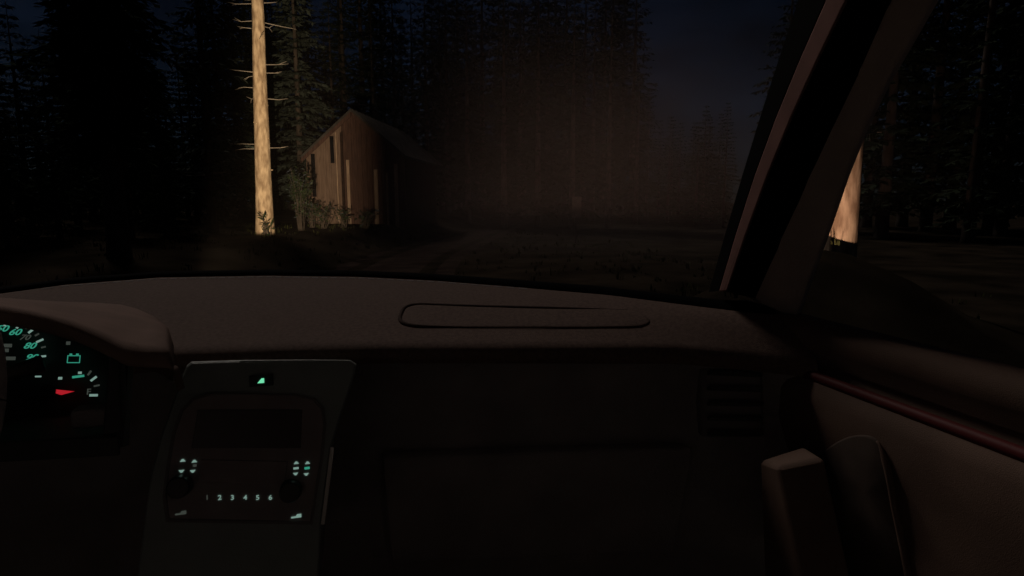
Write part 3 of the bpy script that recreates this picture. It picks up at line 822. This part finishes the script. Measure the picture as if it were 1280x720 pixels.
# upright pull handle
A = [atX(*q) for q in ((949, 574, .640), (972, 584, .640), (1031, 572, .690), (1006, 556, .700))]
B = [atX(*q) for q in ((956, 770, .640), (1010, 770, .640), (1075, 770, .690), (1040, 770, .70))]
zt = sum(p.z for p in A) / 4
mb = MB(); mb.loft([B, [b.lerp(a, .97) for a, b in zip(A, B)], [a.lerp(sum(A, Vector()) / 4, .10) for a in A]], closed=True, caps=True)
mb.build('door_pull', M['door'], door, bevel=.010)
# window frame (front bar), upper frame, glass
TF = [0, .15, .3, .45, .6, .75, .9, 1.05, 1.25]
RE = [(-90, 1215), (0, 1168), (100, 1110), (175, 1074), (235, 1052), (290, 1034), (400, 994)]       # right outline of the frame
def rline(t, X):
    y = 400 * (1 - t); return atX(interp(RE, y), y, X)
LE = [(-90, 1160), (0, 1107), (75, 1066), (165, 1024), (260, 980), (350, 941), (400, 920)]       # left outline
def fl(t):
    y = 372 * (1 - t); return atX(interp(LE, y), y, XT(t) + .055)
def fl2(t):
    y = 372 * (1 - t); return atX(interp(LE, y) + 7, y, XT(t) + .050)
fp = [[fl(t), fl2(t), fl(t).lerp(rline(t, XT(t) + .075), .5) + Vector((-.004, -.002, 0)), rline(t, XT(t) + .080), rline(t, XT(t) + .080) + Vector((.035, .03, 0)), fl(t) + Vector((.045, .05, 0))] for t in TF]
mb = MB(); mb.loft(fp, closed=True, caps=True); wf = mb.build('window_frame', mat('frame_trim', (.50, .41, .35), .75, .25, .1, 14, .3, 300), door, bevel=.006)
mb = MB(); top_ = fp[-1][0]
mb.prism([Vector((.70, .50, 1.70)), Vector((.70, -.6, 1.72)), Vector((.70, -.6, 1.80)), Vector((.70, .50, 1.80))], (.05, 0, 0)); mb.build('upper_frame', M['liner'], door)
mb = MB(); mb.loft([[Vector((.79, .80, 1.19)), Vector((.79, .1, 1.19)), Vector((.79, -.6, 1.19))], [Vector((.73, .50, 1.73)), Vector((.73, .1, 1.75)), Vector((.73, -.6, 1.76))]]); mb.build('side_window', M['glass'], door)
# ---- body outside -------------------------------------------------------
mb = MB()      # bonnet
rows = []
for y, z, w in ((1.70, 1.075, .74), (2.0, 1.065, .74), (2.3, 1.045, .73), (2.55, 1.01, .71), (2.72, .96, .68), (2.78, .90, .66)):
    rows.append([Vector((w * s, y, z - .05 * abs(s) ** 3)) for s in (-1, -.8, -.6, -.4, -.2, 0, .2, .4, .6, .8, 1)])
mb.loft(rows); mb.build('bonnet', M['paint'], car, smooth=True)
mb = MB()      # cowl under the windscreen
mb.loft([[Vector((x, interp(FAR, x) + .10, 1.175)), Vector((x, max(interp(FAR, x) + .14, 1.72), 1.07 - .03 * abs(x / .74) ** 3)), Vector((x, max(interp(FAR, x) + .14, 1.72), .9))] for x in XS]); mb.build('cowl', M['black'], car, smooth=True)
for s in (-1, 1):
    mb = MB()
    mb.prism([Vector((s * .745, y, z)) for y, z in ((.9, .35), (1.35, .35), (1.35, .55), (1.55, .75), (1.95, .75), (2.15, .55), (2.15, .35), (2.70, .35), (2.78, .55), (2.76, .86), (2.5, .97), (1.7, 1.02), (.9, 1.18))], (s * .05, 0, 0))
    mb.build('wing', M['paint'], car, bevel=.02)
    mb = MB(); mb.tube([Vector((s * .60, 1.75, .36)), Vector((s * .80, 1.75, .36))], .34, 28); mb.build('wheel', M['rubber'], car, bevel=.03)
    hx = s * .56
    mb = MB(); mb.loft([[Vector((hx + a * .15, 2.74, .78 + b * .085)) for a, b in ((-1, -1), (1, -1), (1, 1), (-1, 1))], [Vector((hx + a * .06, 2.60, .78 + b * .04)) for a, b in ((-1, -1), (1, -1), (1, 1), (-1, 1))]], closed=True)
    hl = mb.build('headlight', M['chrome'], car)
    mb = MB(); mb.prism([Vector((hx + a * .15, 2.80, .78 + b * .085)) for a, b in ((-1, -1), (1, -1), (1, 1), (-1, 1))], (0, .006, 0)); mb.build('lens', M['lampglass'], hl)
mb = MB(); mb.box((0, 2.74, .78), (.80, .03, .16)); mb.build('grille', M['black'], car, bevel=.01)
mb = MB(); mb.box((0, 2.80, .52), (1.5, .12, .24)); mb.build('bumper', M['black'], car, bevel=.03)
mb = MB(); mb.box((0, .0, .36), (1.46, 3.2, .04)); mb.build('floor_pan', M['rubber'], car)
mb = MB(); mb.box((0, 1.12, .62), (1.44, .04, .50)); mb.build('firewall', M['rubber'], car)
mb = MB(); mb.box((0, -1.6, 1.1), (1.5, .05, 1.5)); mb.build('rear_panel', M['liner'], car)
mb = MB(); mb.box((-.78, 0.1, .78), (.10, 1.7, .80)); mb.build('driver_door', M['door'], car, bevel=.02)
mb = MB(); mb.box((.80, -1.1, 1.1), (.08, 1.0, 1.45)); mb.build('rear_quarter', M['liner'], car)
mb = MB(); mb.box((-.80, -1.1, 1.1), (.08, 1.0, 1.45)); mb.build('rear_quarter', M['liner'], car)

SEAT = mat('bounce_seat_cloth', (.74, .70, .66), .95, .1, .06, 30, .3, 500)  # seats out of view, added pale to bounce moonlight onto the fascia
CARPET = mat('bounce_carpet', (.60, .56, .52), .98, .05, .1, 60, .3, 700)  # unseen carpet, kept pale for the same bounce light
for s in (-1, 1):
    mb = MB(); mb.box((s * .38, -.32, .58), (.50, .52, .16)); st = mb.build('bounce_seat', SEAT, car, bevel=.05)
    mb = MB(); mb.box((s * .38, -.66, .95), (.48, .14, .66), Matrix.Rotation(R(-14), 3, 'X').transposed()); mb.build('bounce_backrest', SEAT, st, bevel=.05)
    mb = MB(); mb.box((s * .38, -.76, 1.38), (.26, .10, .18)); mb.build('bounce_headrest', SEAT, st, bevel=.04)
    mb = MB(); mb.prism([Vector((s * .38 - .33, .95, .40)), Vector((s * .38 + .33, .95, .40)), Vector((s * .38 + .33, -.05, .385)), Vector((s * .38 - .33, -.05, .385))], (0, 0, .01)); mb.build('bounce_floor_mat', CARPET, car)
mb = MB(); mb.box((0, .1, .47), (.22, 1.3, .18)); mb.build('transmission_tunnel', CARPET, car, bevel=.03)
# ---- headlight beams (inside the two headlight housings) ----------------------
def beam(x, name, power, az0, az1, saz, saz1, el0, el1, sel, col, floor=0.0, spill=None):
    L = bpy.data.lights.new(name, 'SPOT'); L.energy = power; L.color = col; L.spot_size = R(150); L.spot_blend = .1; L.shadow_soft_size = .03
    L.use_nodes = True; nt = L.node_tree; em = nt.nodes['Emission']
    tc = nt.nodes.new('ShaderNodeTexCoord'); sp = nt.nodes.new('ShaderNodeSeparateXYZ'); nt.links.new(tc.outputs['Normal'], sp.inputs[0])
    def mth(op, a, b=None):
        n = nt.nodes.new('ShaderNodeMath'); n.operation = op
        for i, v in enumerate((a, b)):
            if v is None: continue
            if isinstance(v, (int, float)): n.inputs[i].default_value = v
            else: nt.links.new(v, n.inputs[i])
        return n.outputs[0]
    az = mth('ABSOLUTE', sp.outputs['Z'])
    tx, ty = mth('DIVIDE', sp.outputs['X'], az), mth('DIVIDE', sp.outputs['Y'], az)
    def edge(v, e, soft, up):
        n = nt.nodes.new('ShaderNodeMapRange'); n.interpolation_type = 'SMOOTHSTEP'
        a, b = (e - soft, e + soft)
        n.inputs['From Min'].default_value = a; n.inputs['From Max'].default_value = b
        n.inputs['To Min'].default_value = floor if up else 1; n.inputs['To Max'].default_value = 1 if up else floor
        nt.links.new(v, n.inputs['Value']); return n.outputs[0]
    T = lambda d: math.tan(R(d))
    k = mth('MULTIPLY', edge(tx, T(az0), saz, True), edge(tx, T(az1), saz1, False))
    k = mth('MULTIPLY', k, edge(ty, T(el0), sel, True)); k = mth('MULTIPLY', k, edge(ty, T(el1), .28, False))
    if spill:                                    # weaker light to the side of the main beam
        n = nt.nodes.new('ShaderNodeMapRange'); n.interpolation_type = 'SMOOTHSTEP'
        n.inputs['From Min'].default_value = T(spill[0] - 5); n.inputs['From Max'].default_value = T(spill[0] + 5)
        n.inputs['To Min'].default_value = 1; n.inputs['To Max'].default_value = spill[1]
        nt.links.new(tx, n.inputs['Value']); k = mth('MULTIPLY', k, n.outputs[0])
    nt.links.new(k, em.inputs['Strength'])
    o = bpy.data.objects.new(name, L); COL.objects.link(o); o.location = (x, 2.765, .78); o.rotation_euler = (R(90), 0, 0); o.parent = car
    return o
beam(-.56, 'headlamp_beam', 11300, -6.9, 3.3, .016, .055, -.9, 30, .004, (1.0, .72, .44))
beam(.56, 'headlamp_beam', 2300, 12, 67, .17, .10, 1.9, 22, .022, (1.0, .62, .44), spill=(48, .7))

# ================================================================== HAZE
mb = MB(); mb.box((0, 40, 29), (440, 640, 62))
hz = mb.build('haze', M['glass']); hz['kind'] = 'stuff'
hm = bpy.data.materials.new('haze_air'); hm.use_nodes = True; nt = hm.node_tree
nt.nodes.remove(nt.nodes['Principled BSDF'])
pv = nt.nodes.new('ShaderNodeVolumePrincipled'); pv.inputs['Density'].default_value = .00007; pv.inputs['Color'].default_value = (.95, .86, .82, 1)
nt.links.new(pv.outputs[0], nt.nodes['Material Output'].inputs['Volume'])
hz.data.materials.clear(); hz.data.materials.append(hm)

# a bank of thin smoke or dust hanging over the road, lit by the right headlamp
sc_ = atD(715, 16.0)
bm = bmesh.new(); bmesh.ops.create_icosphere(bm, subdivisions=4, radius=1.0)
me = bpy.data.meshes.new('smoke'); bm.to_mesh(me); bm.free()
sm = bpy.data.objects.new('smoke', me); COL.objects.link(sm); sm['kind'] = 'stuff'
sm.location = (sc_.x, sc_.y, 1.9); sm.scale = (8.6, 10.5, 6.2); sm.rotation_euler = (0, 0, -R(16))
mm = bpy.data.materials.new('smoke_air'); mm.use_nodes = True; nt = mm.node_tree
nt.nodes.remove(nt.nodes['Principled BSDF'])
pv = nt.nodes.new('ShaderNodeVolumePrincipled'); pv.inputs['Color'].default_value = (.95, .80, .76, 1)
tc = nt.nodes.new('ShaderNodeTexCoord'); ln = nt.nodes.new('ShaderNodeVectorMath'); ln.operation = 'LENGTH'
nt.links.new(tc.outputs['Object'], ln.inputs[0])
mr = nt.nodes.new('ShaderNodeMapRange'); mr.interpolation_type = 'SMOOTHERSTEP'
mr.inputs['From Min'].default_value = 1.0; mr.inputs['From Max'].default_value = .15; mr.inputs['To Min'].default_value = 0; mr.inputs['To Max'].default_value = 1
nt.links.new(ln.outputs['Value'], mr.inputs['Value'])
nz = nt.nodes.new('ShaderNodeTexNoise'); nz.inputs['Scale'].default_value = 1.6; nz.inputs['Detail'].default_value = 3; nt.links.new(tc.outputs['Object'], nz.inputs['Vector'])
n2 = nt.nodes.new('ShaderNodeMapRange'); n2.inputs['From Min'].default_value = .32; n2.inputs['From Max'].default_value = .68; n2.inputs['To Min'].default_value = .35; n2.inputs['To Max'].default_value = 1.3
nt.links.new(nz.outputs[0], n2.inputs['Value'])
m1 = nt.nodes.new('ShaderNodeMath'); m1.operation = 'MULTIPLY'; nt.links.new(mr.outputs[0], m1.inputs[0]); nt.links.new(n2.outputs[0], m1.inputs[1])
m2 = nt.nodes.new('ShaderNodeMath'); m2.operation = 'MULTIPLY'; nt.links.new(m1.outputs[0], m2.inputs[0]); m2.inputs[1].default_value = .0095
nt.links.new(m2.outputs[0], pv.inputs['Density']); nt.links.new(pv.outputs[0], nt.nodes['Material Output'].inputs['Volume'])
me.materials.append(mm)
